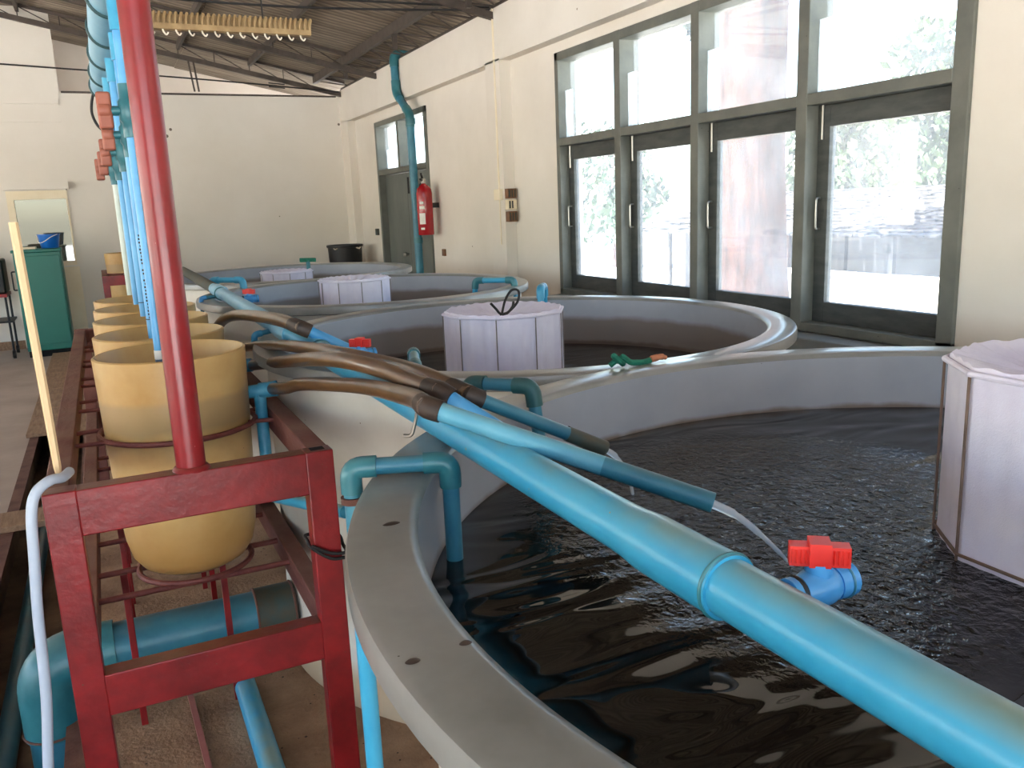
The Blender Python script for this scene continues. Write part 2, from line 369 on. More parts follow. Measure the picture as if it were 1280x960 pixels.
# far wall: low partition on the right, tall part on the left with the glazed panel
GX0, GX1, GZ0, GZ1 = -.90, -.27, .95, 1.83
wf = MB()
wf.box(-.20, XW+.2, YF, YF+.12, 0, 2.94)
wf.box(-7, GX0, YF, YF+.12, 0, 4.7).box(GX1, -.20, YF, YF+.12, 0, 3.8).box(GX0, GX1, YF, YF+.12, 0, GZ0).box(GX0, GX1, YF, YF+.12, GZ1, 3.85)
wall_f = struct(wf.build('wall_far', m_wall2, smooth=False))
MB().box(GX0-.02, GX1+.03, YF-.10, YF+.01, GZ1+.01, GZ1+.09).build('lintel', m_wall2, wall_f, smooth=False)
MB().box(-1.6, -.22, YF-.03, YF+.01, 2.80, 2.86).box(-1.6, -.22, YF-.02, YF+.01, 2.60, 2.625).build('string_course', m_wall2, wall_f, smooth=False)
g = MB(); g.poly([(-7,13.2,0),(3.4,13.2,0),(3.4,13.2,roofz(3.4)),(-7,13.2,roofz(-7))]); g.poly([(-7,13.32,0),(-7,13.32,roofz(-7)),(3.4,13.32,roofz(3.4)),(3.4,13.32,0)])
wall_g = struct(g.build('wall_gable', m_gable, smooth=False))

# unseen walls added to hold back daylight, with wide openings that admit some
wb_ = MB().box(-7, -3.4, -3.6, -3.5, 0, 4.4).box(-3.4, 2.2, -3.6, -3.5, 2.5, 3.5).box(2.2, XW+.2, -3.6, -3.5, 0, 3.0)
wall_b = struct(wb_.build('added_wall_back', m_wall, smooth=False))
wl_ = MB().box(-7, -6.85, -3.6, 13.2, 0, .8).box(-7, -6.85, -3.6, 13.2, 2.6, 5.0)
for i in range(7): wl_.box(-7, -6.85, -3.6+i*2.75, -2.9+i*2.75, .8, 2.6)
wall_l = struct(wl_.build('added_wall_left', m_wall, smooth=False))

# roof of corrugated sheets
roof = thing('ceiling', 'sloping roof of stained corrugated metal sheets', 'roof', (0,0,3.77), kind='structure'); del roof['category']
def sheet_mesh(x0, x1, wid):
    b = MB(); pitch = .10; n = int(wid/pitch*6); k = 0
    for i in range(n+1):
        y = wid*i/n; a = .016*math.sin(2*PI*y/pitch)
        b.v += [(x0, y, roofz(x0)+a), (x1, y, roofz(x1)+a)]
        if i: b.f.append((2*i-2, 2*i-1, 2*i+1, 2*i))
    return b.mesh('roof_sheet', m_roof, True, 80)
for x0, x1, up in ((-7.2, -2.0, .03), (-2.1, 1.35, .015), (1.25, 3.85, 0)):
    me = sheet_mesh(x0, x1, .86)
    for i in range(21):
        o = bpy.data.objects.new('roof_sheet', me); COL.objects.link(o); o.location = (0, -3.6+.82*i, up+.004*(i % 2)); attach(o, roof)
# purlins along the building
for x in (2.78, 1.97, 1.15, .33, -.5, -1.8, -3.1, -4.4):
    t = MB(); z = roofz(x)-.065
    hw_ = .026 if x > 2.5 else .018
    t.box(x-hw_, x+hw_, -3.4, 11.44, z-(.05 if x > 2.5 else .03), z+.045)
    tag(t.build('purlin', m_steel, smooth=False), 'steel roof purlin running the length of the shed at x', 'purlin')
PUR = [o for o in COL.objects if o.name.startswith('purlin')]
for o, s in zip(PUR, ('dark steel purlin nearest the window wall, above its top edge', 'dark steel purlin second from the window wall', 'dark steel purlin third from the window wall, above the ribbed rack',
                      'dark steel purlin fourth from the window wall', 'dark steel purlin fifth from the window wall', 'dark steel purlin sixth from the window wall', 'dark steel purlin seventh from the window wall', 'dark steel purlin farthest from the window wall')):
    o['label'] = s; o['group'] = 'roof purlins'
# lattice trusses across the building
def truss(y, label):
    r = thing('roof_truss', label, 'truss', (3.1, y, 3.0), group='roof trusses')
    zb = lambda x: 3.60-.208*x - .01
    MB().bar((3.15,y,zb(3.15)), (-6,y,zb(-6)), .05, .055).build('bottom_chord', m_steel, r, smooth=False)
    MB().bar((3.15,y,roofz(3.15)-.03), (-6,y,roofz(-6)-.03), .04, .03).build('top_chord', m_steel, r, smooth=False)
    k = 0
    for i in range(20):
        xa = 2.78-.41*i; xb = xa-.41
        MB().tube([(xa,y,zb(xa)), (xb,y,roofz(xb)-.04)], .006, 6).build('web_rod', m_steel, r)
        MB().tube([(xb,y,zb(xb)), (xb,y,roofz(xb)-.04)], .006, 6).build('web_rod', m_steel, r)
    return r
truss(11.38, 'lattice roof truss against the far wall top'); truss(9.8, 'lattice roof truss one bay in front of the far wall'); truss(6.6, 'lattice roof truss above the window pilaster, mostly overhead')
# lattice girder on top of the right wall
lg = thing('eave_girder', 'light lattice girder of thin rods on top of the window wall', 'girder', (3.0, 7, 3.0))
MB().box(3.10, 3.14, -3, 11.4, 3.0, 3.03).build('bottom_chord', m_steel, lg, smooth=False)
for i in range(26):
    y = 11.3-.45*i
    MB().tube([(2.80,y,roofz(2.8)-.10), (3.12,y-.22,3.02)], .007, 6).build('web_rod', m_steel, lg)
    MB().tube([(3.12,y-.22,3.02), (2.80,y-.45,roofz(2.8)-.10)], .007, 6).build('web_rod', m_steel, lg)
    if i % 4 == 3: MB().box(2.76, 2.80, y-.02, y+.02, 2.94, roofz(2.8)-.1).build('post', m_steel, lg, smooth=False)

# ---- the big window on the right
win = thing('window_1', 'wide grey-green timber window with four casements and four top lights', 'window', (XW, 4.04, WZ0), kind='structure'); del win['category']
FX0, FX1 = XW-.02, XW+.13
ZT0, ZT1 = 1.865, 1.915
BY = [WY0, 3.245, 4.08, 4.89, WY1]
fw = .06
MB().box(FX0, FX1, WY0, WY1, WZ1-fw, WZ1).build('window_head', m_frame, win, bevel=.004)
MB().box(FX0, FX1, WY0, WY1, WZ0-.01, WZ0+.035).build('window_bottom', m_frame, win, bevel=.004)
for y0, y1 in ((WY0, WY0+fw+.02), (WY1-.05, WY1)):
    MB().box(FX0, FX1, y0, y1, WZ0, WZ1).build('jamb', m_frame, win, bevel=.004)
for y in BY[1:4]:
    MB().box(FX0-.004, FX1, y-.036, y+.036, WZ0, WZ1).build('mullion', m_frame, win, bevel=.004)
for i in range(4):
    a, b = BY[i]+(.08 if i == 0 else .036), BY[i+1]-(.05 if i == 3 else .036)
    MB().box(FX0-.002, FX1-.02, a-.002, b+.002, ZT0-.005, ZT1).build('transom', m_frame, win, bevel=.004)
    MB().box(XW+.085, XW+.09, a, b, ZT1, WZ1-fw).build('pane', m_glass, win, smooth=False)
    MB().box(XW+.04, XW+.048, b-.10, b-.002, ZT1, ZT1+.34).build('frosted_strip', m_strip, win, smooth=False)
    # casement
    sx0, sx1 = XW+.055, XW+.10
    st, tr, br = .075, .10, .10
    z0, z1 = WZ0+.035, ZT0-.006
    sa = MB().box(sx0, sx1, b-st, b, z0, z1).box(sx0, sx1, a, a+st*.7, z0, z1).box(sx0, sx1, a+st*.7, b-st, z1-tr, z1).box(sx0, sx1, a+st*.7, b-st, z0, z0+br)
    so = sa.build('casement_sash', m_sash, win, bevel=.003)
    MB().box(XW+.075, XW+.08, a+st*.7-.005, b-st+.005, z0+br-.005, z1-tr+.005).build('pane', m_glass, so, smooth=False)
    hy = b-st*.45
    MB().tube(fillet([(sx0+.002,hy,1.27),(sx0-.03,hy,1.27),(sx0-.03,hy,1.42),(sx0+.002,hy,1.42)], .012), .0055, 8).build('handle', m_chrome, so)
    MB().tube([(sx0-.006,hy,1.70),(sx0-.006,hy,1.86)], .006, 8).build('bolt', m_chrome, so)

# ---- far double door
dr = thing('door_1', 'double grey door with two top lights beside the blue downpipe', 'door', (XW, 9.4, 0), kind='structure'); del dr['category']
DM = 9.42
MB().box(FX0, FX1, DY0, DY1, DZ1-.06, DZ1).build('door_head', m_frame, dr, bevel=.004)
for y0, y1 in ((DY0, DY0+.06), (DY1-.06, DY1)): MB().box(FX0, FX1, y0, y1, 0, DZ1).build('jamb', m_frame, dr, bevel=.004)
MB().box(FX0, FX1-.02, DY0+.06, DY1-.06, 1.86, 1.92).build('transom', m_frame, dr, bevel=.004)
MB().box(FX0, FX1-.01, DM-.035, DM+.035, 1.92, DZ1-.06).build('mullion', m_frame, dr, bevel=.004)
for a, b in ((DY0+.06, DM-.035), (DM+.035, DY1-.06)):
    MB().box(XW+.08, XW+.086, a, b, 1.92, DZ1-.06).build('pane', m_glass, dr, smooth=False)
    MB().box(XW+.10, XW+.108, a, b, 1.92, 2.16).build('frosted_strip', m_strip, dr, smooth=False)
for a, b in ((DY0+.065, DM-.004), (DM+.004, DY1-.065)):
    lf = MB().box(XW+.06, XW+.10, a, b, .01, 1.855).build('door_leaf', m_door, dr, bevel=.003)
    if a > 9: 
        hd = MB().lathe([(.008,0),(.012,.02),(.026,.035),(.028,.05),(.018,.065),(.001,.068)], (0,0,0), 16).build('knob', m_chrome, lf)
        hd.matrix_basis = Matrix.Translation((XW+.06, DM+.09, .93)) @ Matrix.Rotation(-PI/2, 4, 'Y')
    else:
        MB().tube([(XW+.055, DM-.06, 1.62), (XW+.055, DM-.06, 1.80)], .012, 8).build('bolt', m_wire, lf)

# ---- glazed panel in the far wall
gp = thing('window_2', 'cream framed glass panel in the far wall behind the green cabinet', 'window', (-.58, YF, GZ0), kind='structure'); del gp['category']
MB().box(GX0, GX0+.07, YF-.02, YF+.10, GZ0, GZ1).box(GX1-.02, GX1, YF-.02, YF+.10, GZ0, GZ1).box(GX0+.07, GX1-.02, YF-.02, YF+.10, GZ1-.10, GZ1).box(GX0+.07, GX1-.02, YF-.02, YF+.10, GZ0, GZ0+.05).build('window_frame', m_cream, gp, smooth=False)
MB().box(GX0+.07, GX1-.02, YF+.03, YF+.036, GZ0+.05, GZ1-.10).build('pane', m_glass2, gp, smooth=False)
MB().box(GX0-.02, GX1+.02, YF-.03, YF+.01, .02, GZ0-.02).build('lower_panel', m_cream, gp, smooth=False)
trm = struct(MB().box(-6, GX0-.04, YF-.02, YF+.005, 0, .10).build('baseboard_far', m_wood, smooth=False))

# ------------------------------------------------------------------ outdoors
gr = struct(MB().poly([(-60,-60,-.5),(90,-60,-.5),(90,90,-.5),(-60,90,-.5)]).build('ground', m_ground, smooth=False)); gr['label'] = 'sunlit pale ground outside the shed'
def leafcloud(name, material, centres, n, size, parent):
    b = MB()
    for i in range(n):
        c, r = random.choice(centres)
        while True:
            p = Vector((random.uniform(-1,1), random.uniform(-1,1), random.uniform(-1,1)))
            if p.length < 1: break
        p = Vector(c)+Vector((p.x*r, p.y*r, p.z*r*.8))
        d = Vector((random.gauss(0,1), random.gauss(0,1), random.gauss(0,.6))).normalized(); u = d.orthogonal().normalized(); v = d.cross(u)
        s = size*random.uniform(.6, 1.3); k = len(b.v)
        b.v += [tuple(p-u*s), tuple(p+v*s*.45), tuple(p+u*s), tuple(p-v*s*.45)]; b.f.append((k, k+1, k+2, k+3))
    o = b.build(name, material, parent, smooth=False); o['kind'] = 'stuff'; return o
# big trunk outside the third casement
tk = thing('tree', 'big tree with a thick reddish-brown trunk outside the third casement', 'tree', (6.35, 7.12, -.5))
tb = MB(); pts = [(6.35,7.12,-.6),(6.35,7.12,0),(6.33,7.13,.8),(6.3,7.15,2),(6.32,7.2,3.4),(6.4,7.2,5.2)]
tb.tube(pts, [.52,.40,.35,.34,.36,.30], 20)
tb.tube([(6.32,7.2,3.2),(6.1,8.0,4.4),(5.8,8.8,5.4)], [.2,.15,.1], 10); tb.tube([(6.32,7.2,3.3),(6.7,6.4,4.6),(7.0,5.6,5.6)], [.2,.15,.1], 10)
tb.build('trunk', m_bark, tk)
leafcloud('crown', m_leaf2, [((6.4,7.3,6.4),1.9),((5.4,9.2,6.0),1.5),((7.0,5.4,6.2),1.5),((8.0,8.0,5.4),1.3),((6.6,7.9,3.6),.6)], 5200, .11, tk)
for i, (x, y, z0, r, mt, lb) in enumerate(((19,13.0,2.9,2.9,m_leaf,'leafy tree behind the hut, seen in the widest casement'), (18,16.5,2.2,2.4,m_leaf,'leafy tree behind the hut, left of the big trunk'),
                                   (14,21.5,1.8,2.2,m_leaf2,'pale green tree seen in the second casement'), (11,27,1.8,2.2,m_leaf,'pale green tree seen in the first casement'), (19.5,8.2,2.8,2.9,m_leaf2,'blue-green tree at the right edge of the window view'))):
    t = thing('tree', lb, 'tree', (x, y, -.5), group='trees beyond the hut')
    MB().tube([(x,y,-.6),(x+.1,y,1.2),(x,y+.1,z0)], [.28,.22,.14], 10).build('trunk', m_bark, t)
    cs = [((x+random.uniform(-1,1)*r*.6, y+random.uniform(-1,1)*r*.6, z0+random.uniform(-.75,.55)*r), r*random.uniform(.35,.6)) for _ in range(9)]
    leafcloud('crown', mt, cs, 4400 if i in (0,1,4) else 1300, .15, t)
# hut with shingle roof
hut = thing('hut', 'low hut with a grey shingled roof outside the window', 'hut', (11, 9.5, -.5))
def hutroof(y, s): return .80 + s*.62
cou = MB()
for row in range(16):
    s0 = row/16; x0 = 9.6+3.0*s0; z0 = .80+.66*s0; yy = 3.6+random.uniform(0,.3)
    while yy < 14.2:
        wd = random.uniform(.18,.34); dz = random.uniform(0,.025); k = len(cou.v); x1 = x0+3.0/16*1.35; z1 = z0+.66/16*1.35
        cou.v += [(x0,yy,z0+.03+dz),(x0,yy+wd-.02,z0+.03+dz),(x1,yy+wd-.02,z1+.012),(x1,yy,z1+.012),(x0,yy,z0+dz),(x0,yy+wd-.02,z0+dz),(x1,yy+wd-.02,z1-.012),(x1,yy,z1-.012)]
        cou.f += [tuple(k+j for j in q) for q in ((0,3,2,1),(4,5,6,7),(0,1,5,4),(1,2,6,5),(3,0,4,7))]; yy += wd
sh = cou.build('shingles', m_shingle, hut, smooth=False); sh['kind'] = 'stuff'
MB().poly([(12.5,3.6,1.44),(12.5,14.2,1.44),(15.5,14.2,.8),(15.5,3.6,.8)]).build('back_slope', m_shingle, hut, smooth=False)
MB().box(10.5,10.6,4.0,13.8,-.5,1.0).build('wall', m_hutwall, hut, smooth=False)
for i in range(12): MB().box(9.8,9.87,4.0+i*.85,4.07+i*.85,-.5,.82).build('post', m_hutwall, hut, smooth=False)
MB().box(10.45,10.5,10.9,11.5,-.1,.8).build('hut_door', m_bark, hut, smooth=False)
hw = tag(MB().box(7.9,8.02,4.0,9.3,-.5,.46).box(7.85,8.07,4.0,9.3,.46,.50).build('garden_wall', m_pinkwhite, smooth=False), 'low white garden wall in front of the hut', 'wall')

# ------------------------------------------------------------------ the round tanks
TANKS = [(1.2381,.6974,1.051,1.044,.900,'nearest'), (1.3269,2.681,.9314,1.0298,.820,'second'), (1.290,4.52,.886,1.0382,.80,'third'), (1.2232,6.41,.9314,1.0286,.80,'farthest')]
RW = .0935
LB = ('nearest round grey fibreglass fish tank, full of dark rippled water', 'second round fish tank, behind the nearest one, with a draped white net', 'third round fish tank, its rim almost reaching the pilaster', 'farthest round fish tank, before the grey double door')
for i, (x, y, R, z, wz, nm) in enumerate(TANKS):
    t = thing('fish_tank', LB[i], 'fish tank', (x, y, 0), group='round fish tanks in a row')
    Ri = R-RW; n = 160 if i == 0 else 120
    MB().lathe([(Ri,z-.012),(Ri+.004,z-.003),(Ri+.014,z),(R-.012,z),(R-.003,z-.003),(R,z-.012),(R,z-.036),(R-.006,z-.040),(R-.012,z-.036),(R-.012,z-.016),(R-.03,z-.014)], (x,y,0), n).build('rim', m_rim, t, angle=50)
    op = [(Ri+.012,z-.012),(Ri+.007,z-.06),(Ri-.02,.40),(Ri-.04,.0)] if i == 0 else [(R-.035,z-.010),(R-.04,z-.08),(R-.036,.30),(R-.028,.06),(R-.02,.0)]
    MB().lathe(op, (x,y,0), n).build('outer_wall', m_outer, t)
    MB().lathe([(.001,.10),(Ri-.10,.10),(Ri-.06,.13),(Ri-.045,.2),(Ri,z-.08),(Ri,z-.012)], (x,y,0), n).build('inner_wall', m_inner1 if i == 0 else m_inner2, t, angle=60)
    splash_z = wz
    sp = [(1.06,1.13,.52),(.86,1.28,.28),(.92,.85,.36)] if i == 0 else ([(x,y,.0001)])
    wmat = water_mat('dark_tank_water', sp if i == 0 else [], .10 if i == 0 else .03, 1.6)
    wb = MB().lathe([(.002,wz),(Ri*.5,wz),(Ri-.001,wz)], (x,y,0), n, cap0=False)
    wo_ = wb.build('tank_water', wmat); tag(wo_, ('dark rippling water filling the nearest tank', 'still dark water low in the second tank', 'still water low in the third tank', 'still water low in the farthest tank')[i], 'water', kind='stuff')

# dark drops and marks lying on the nearest rim
for k, (x, y, a, b) in enumerate(((.2099,.678,.0075,.005),(.265,.684,.0065,.0045),(.30,1.02,.012,.006))):
    o = MB().lathe([(.001,.0022),(.6,.0018),(1,.0)], (0,0,0), 14).build('dark_spot', m_sleeve)
    o.location = (x, y, 1.0442); o.scale = (a, b, 1); tag(o, ('dark drop on the outer side of the nearest rim', 'dark drop on the inner side of the nearest rim', 'brown smear on the rim beside the blue overflow pipe')[k], 'stain')

# ---- net drums
def net(cx, cy_, r, z0, z1, label, sides=10, rot=.0, pleat=True, skirt=True):
    t = thing('net_drum', label, 'net', (cx, cy_, z0), group='white net drums in the tanks')
    nseg = 120; b = MB()
    def rad(a, zz):
        k = ((a-rot) % (2*PI/sides)) - PI/sides
        rr = r*math.cos(PI/sides)/math.cos(k)
        wob = .0025*math.sin(a*23+zz*4)+.002*math.sin(a*41+1.7) if pleat else .001*math.sin(a*30)
        return rr*.994+wob*(1 if zz < z1-.01 else .5)
    levels = [z0, z0+.04, z0+.1, (z0+z1)/2, z1-.02, z1-.004]
    for zz in levels:
        for j in range(nseg):
            a = 2*PI*j/nseg; q = rad(a, zz) + (.004 if zz == z0 else 0); b.v.append((cx+q*math.cos(a), cy_+q*math.sin(a), zz))
    for i in range(len(levels)-1):
        for j in range(nseg):
            p, q = i*nseg+j, i*nseg+(j+1) % nseg; b.f.append((p, q, q+nseg, p+nseg))
    b.build('net_cloth', m_net, t, angle=60)
    # gathered top cloth
    c = MB(); rings = [(1.0, -.004, .4), (.99, .004, .6), (.93, .000, 1.0), (.75, -.012, 1.6), (.5, -.022, 1.5), (.25, -.02, .8), (.04, -.012, 0)]
    for s, dz, am in rings:
        for j in range(nseg):
            a = 2*PI*j/nseg; q = rad(a, z1)*s; c.v.append((cx+q*math.cos(a), cy_+q*math.sin(a), z1+dz+.0032*am*math.sin(a*27+2*math.sin(a*3)+s*3)))
    for i in range(len(rings)-1):
        for j in range(nseg):
            p, q = i*nseg+j, i*nseg+(j+1) % nseg; c.f.append((p, q, q+nseg, p+nseg))
    c.build('top_cloth', m_net, t, angle=70)
    V = [(cx+(r+.003)*math.cos(rot+2*PI*k/sides), cy_+(r+.003)*math.sin(rot+2*PI*k/sides)) for k in range(sides)]
    for x, y in V: MB().tube([(x,y,z0-.02),(x,y,z1-.008)], .0022, 6).build('frame_bar', m_netrust if not pleat else m_netgrey, t)
    hb = MB()
    if skirt:
        for k in range(sides): hb.tube([(V[k][0],V[k][1],z0+.035),(V[(k+1)%sides][0],V[(k+1)%sides][1],z0+.035)], .0028, 6)
        hb.build('frame_hoop', m_netrust, t)
    hm = MB()
    for k in range(sides): hm.tube([(V[k][0],V[k][1],z1-.006),(V[(k+1)%sides][0],V[(k+1)%sides][1],z1-.006)], .005, 8)
    hm.build('top_hem', m_net, t)
    return t
net(1.287,.715,.197,.875,1.192,'white cloth net drum in the nearest tank, at the right edge', rot=2.80, pleat=False)
net(1.247,2.67,.212,.79,1.092,'white draped net drum in the second tank with a black wire on top', rot=2.9)
net(1.225,4.53,.192,.77,1.092,'small white net drum in the third tank', rot=2.75)
net(1.222,6.394,.192,.77,1.036,'far white net drum in the farthest tank', rot=2.75)
wl = thing('wire_loop', 'black wire loop and knot on top of the draped net', 'wire', (1.19,2.56,1.09))
MB().tube(spline([(1.17,2.52,1.095),(1.19,2.53,1.14),(1.22,2.54,1.17),(1.245,2.54,1.165),(1.24,2.54,1.13),(1.20,2.53,1.10),(1.165,2.52,1.095)]), .0042, 8).build('loop', m_wire, wl)
MB().tube(spline([(1.13,2.515,1.135),(1.15,2.52,1.115),(1.165,2.52,1.098),(1.19,2.525,1.095),(1.215,2.53,1.115),(1.225,2.54,1.13)]), .0045, 8).build('knot', m_wire, wl)

# ------------------------------------------------------------------ the long blue main pipe over the tanks
mp = thing('main_water_pipe', 'long thick blue water pipe lying across the tank rims', 'pipe', (.512, 3, 1.045))
XM, ZM, RM = .512, 1.0745, .030
MB().tube([(XM,-.6,ZM),(XM,.60,ZM)], RM, 32).build('pipe', m_blue, mp)
MB().tube([(XM,.60,ZM),(XM,.615,ZM),(XM,.73,ZM),(XM,.765,ZM),(XM,.79,ZM)], [RM*1.12,RM*1.13,RM*1.13,RM*1.02,RM], 32).build('socket', m_blue, mp)
MB().ring((XM,.605,ZM), RM*1.125, .0022, 40, 8, 'y').build('seal_ring', m_teal, mp)
MB().tube([(XM,.78,ZM),(XM,2.75,ZM)], RM, 32).build('pipe', m_blue, mp)
MB().tube([(XM,2.68,ZM),(XM,2.69,ZM),(XM,2.86,ZM),(XM,2.88,ZM)], [RM*1.1,RM*1.13,RM*1.13,RM], 28).build('socket', m_paleblue, mp)
MB().tube([(XM,2.85,ZM),(XM+.01,4.75,ZM)], RM, 28).build('pipe', m_paleblue, mp)
MB().tube([(XM+.01,4.42,ZM),(XM+.01,4.43,ZM),(XM+.01,4.62,ZM),(XM+.01,4.63,ZM)], [RM,RM*1.15,RM*1.15,RM], 28).build('socket', m_paleblue, mp)
MB().tube([(XM+.01,4.7,ZM),(XM+.01,6.6,ZM)], RM, 28).build('pipe', m_brownend, mp)
for y in (2.30, 4.40): MB().ring((XM,y,ZM), RM*1.03, .003, 36, 6, 'y').build('joint_ring', m_teal, mp)
def valve_on_main(y, s=1.0, tilt=0.0):
    x0 = XM+RM*.55
    vb = MB().tube([(x0,y,ZM),(x0+.022,y,ZM)], .0135, 18).tube([(x0+.02,y,ZM),(x0+.034,y,ZM)], .0165, 18)
    v = vb.tube([(x0+.032,y,ZM),(x0+.042,y,ZM),(x0+.05,y,ZM),(x0+.066,y,ZM),(x0+.074,y,ZM),(x0+.078,y,ZM)], [.0145,.017,.0195,.0195,.017,.0145], 20).tube([(x0+.076,y,ZM),(x0+.098,y,ZM)], .0175, 20).tube([(x0+.058,y,ZM+.012),(x0+.058,y,ZM+.026)], [.014,.0125], 16).build('valve_body', m_valveblue, mp)
    MB().ring((x0+.03,y,ZM), .0150, .0032, 24, 6, 'x').build('seal_ring', m_black, v)
    MB().ring((x0+.089,y,ZM), .0175, .0015, 24, 6, 'x').build('end_ring', m_bluedark, v)
    hb = MB(); cx, cz = x0+.058, ZM+.024
    a = math.radians(-38)+tilt; d = Vector((math.cos(a), math.sin(a), 0)); sd = Vector((-d.y, d.x, 0))
    for sg_ in (-1, 1):
        hb.bar(Vector((cx,y,cz+.010))+d*sg_*.008, Vector((cx,y,cz+.010))+d*sg_*.028, .016, .020)
        for q_ in range(4):
            for e_ in (-1, 1): hb.bar(Vector((cx,y,cz+.003))+d*sg_*(.013+q_*.0042)+sd*e_*.0083, Vector((cx,y,cz+.017))+d*sg_*(.013+q_*.0042)+sd*e_*.0083, .0018, .0018)
    hb.bar(Vector((cx,y,cz+.012))-d*.010, Vector((cx,y,cz+.012))+d*.010, .023, .024)
    ho = hb.build('valve_handle', m_valvered, v, smooth=False)
    return v
valve_on_main(.56); valve_on_main(2.16); valve_on_main(4.0)
# bracket holding the pipe on the nearest rim
bk = thing('pipe_bracket', 'thin metal strap holding the blue main pipe on the nearest rim', 'bracket', (.49,1.40,1.044))
MB().tube(spline([(.455,1.425,1.046),(.466,1.415,1.049),(.474,1.41,1.075),(.480,1.405,1.10),(.50,1.40,1.112),(.53,1.40,1.107),(.546,1.40,1.08),(.55,1.40,1.047)]), .0035, 6).build('strap', m_chrome, bk)

# ------------------------------------------------------------------ the red stand
YS = 1.856
ST0, ST1 = .819, .919        # top rail
SB0, SB1 = .407, .503        # lower rail
XL, XR = -.169, .4215
YE = 4.80
LW = .063
def stand(y0, y1, xl, xr, label, far=False, redm=None):
    s = thing('steel_stand', label, 'stand', ((xl+xr)/2, (y0+y1)/2, 0), group='red steel stands')
    rm = m_red
    for (x0, x1) in ((xl, xl+LW), (xr-LW, xr)):
        for (a, b) in ((y0, y0+.05), (y1-.05, y1)):
            lg_ = MB().box(x0, x1, a, b, 0, ST1).build('leg', rm if a == y0 else m_redrust, s, bevel=.003)
    for (a, b, mm) in ((y0+.001, y0+.049, rm), (y1-.049, y1-.001, m_redrust)):
        MB().box(xl+LW-.002, xr-LW+.002, a, b, ST0, ST1-.001).build('top_rail', mm, s, bevel=.003)
        MB().box(xl+LW-.002, xr-LW+.002, a, b, SB0, SB1).build('lower_rail', mm, s, bevel=.003)
    for (x0, x1) in ((xl, xl+.05), (xr-.05, xr)):
        MB().box(x0+.001, x1-.001, y0+.048, y1-.048, ST0+.03, ST1-.003).build('top_side_rail', m_redrust, s, bevel=.003)
        MB().box(x0+.001, x1-.001, y0+.048, y1-.048, SB0+.02, SB1-.004).build('lower_side_rail', m_redrust, s, bevel=.003)
    MB().box(xr-.048, xr-.016, y0+.014, y0+.040, ST1-.0005, ST1+.0006).build('open_tube_end', m_hole, s, smooth=False)
    return s
st = stand(YS, YE, XL, XR, 'red steel stand carrying the row of tan buckets, in the foreground')
pl = MB().tube([(.118,1.88,.915),(.118,1.88,2.45)], .0305, 24).build('pole', m_redpole, st)
MB().lathe([(.040,0),(.038,.004),(.032,.010)], (.118,1.88,.9195), 20).build('weld', m_red, pl)
BX = .135; BYS = [2.42, 2.86, 3.30, 3.74, 4.18]
for y in BYS:
    MB().ring((BX,y,.895), .200, .0075, 56, 8).build('hoop', m_rod, st)
    for dx0, dx1 in ((XL+.045, BX-.17), (BX+.17, XR-.045)):
        for dy in (-.07, .07): MB().tube([(dx0,y+dy*1.0,.893),(dx1+(.0 if dx0 < 0 else -.0),y+dy*1.15,.893)], .006, 8).build('hoop_stay', m_rod, st)
    MB().ring((BX,y,.497), .150, .008, 48, 8).build('base_hoop', m_rod, st)
    for dy in (-.105, .075): MB().tube([(XL+.03,y+dy,.478),(XR-.03,y+dy,.478)], .0085, 10).build('cross_rod', m_rod, st)
    for lx in (-.057, .207): MB().box(lx-.009, lx+.009, y+.06, y+.078, 0, .474).build('prop', m_red, st, bevel=.002)
# loose flat bar lying under the stand
fb = tag(MB().bar((.090,2.0,.012),(.076,2.56,.012), .016, .012).build('flat_bar', m_pinkbar, smooth=False), 'thin pinkish steel bar lying on the sand under the red stand', 'bar')
# black tie round the front leg
tie = thing('black_strap', 'black cord tied round the front leg of the red stand', 'cord', (XR, YS, .68))
tm = MB(); q = .007
tm.tube(spline([(XR-LW-q,YS-q,.70),(XR-.03,YS-q-.003,.675),(XR+q,YS-q,.668),(XR+q+.003,YS+.03,.675),(XR+q,YS+.055,.69),(XR-.03,YS+.06,.70),(XR-LW-q,YS+.055,.705),(XR-LW-q-.003,YS+.02,.703),(XR-LW-q,YS-q,.695),(XR-.03,YS-q-.004,.662),(XR+q,YS-q,.655)]), .0042, 8)
tm.build('cord', m_wire, tie)

# ---- buckets
b = MB(); R1 = .193
prof = [(.001,.494),(.06,.494),(.105,.500),(.140,.520),(.160,.55),(.172,.60),(.180,.70),(.187,.90),(R1,1.10),(R1-.006,1.103),(R1-.010,1.098),(.178,.92),(.171,.70),(.163,.60),(.13,.53),(.001,.510)]
bk0 = thing('bucket', 'first tan fibreglass bucket in the red stand, nearest the red pole', 'bucket', (BX, BYS[0], .49), group='tan buckets in the red stand')
MB().lathe(prof, (BX,BYS[0],0), 56).build('bucket_body', m_bucket, bk0, angle=50)
MB().tube([(BX+.165,BYS[0],.962),(BX+.222,BYS[0]-.02,.966)], .019, 16).tube([(BX+.218,BYS[0]-.019,.966),(BX+.265,BYS[0]-.035,.970)], .0225, 16).tube([(BX+.218,BYS[0]-.019,.970),(BX+.216,BYS[0]-.019,.645)], .017, 14).build('outlet', m_outlet, bk0)
MB().lathe([(.001,.93),(.175,.93)], (BX,BYS[0],0), 40).build('water', mat('bucket_water', (120,92,56), None, .05), bk0)
for k, lb in enumerate(('second tan bucket, just behind the first', 'third tan bucket, in the middle of the row', 'fourth tan bucket in the row on the red stand', 'fifth tan bucket, farthest in the row on the red stand')):
    copy_thing(bk0, (0, BYS[k+1]-BYS[0], 0), lb)

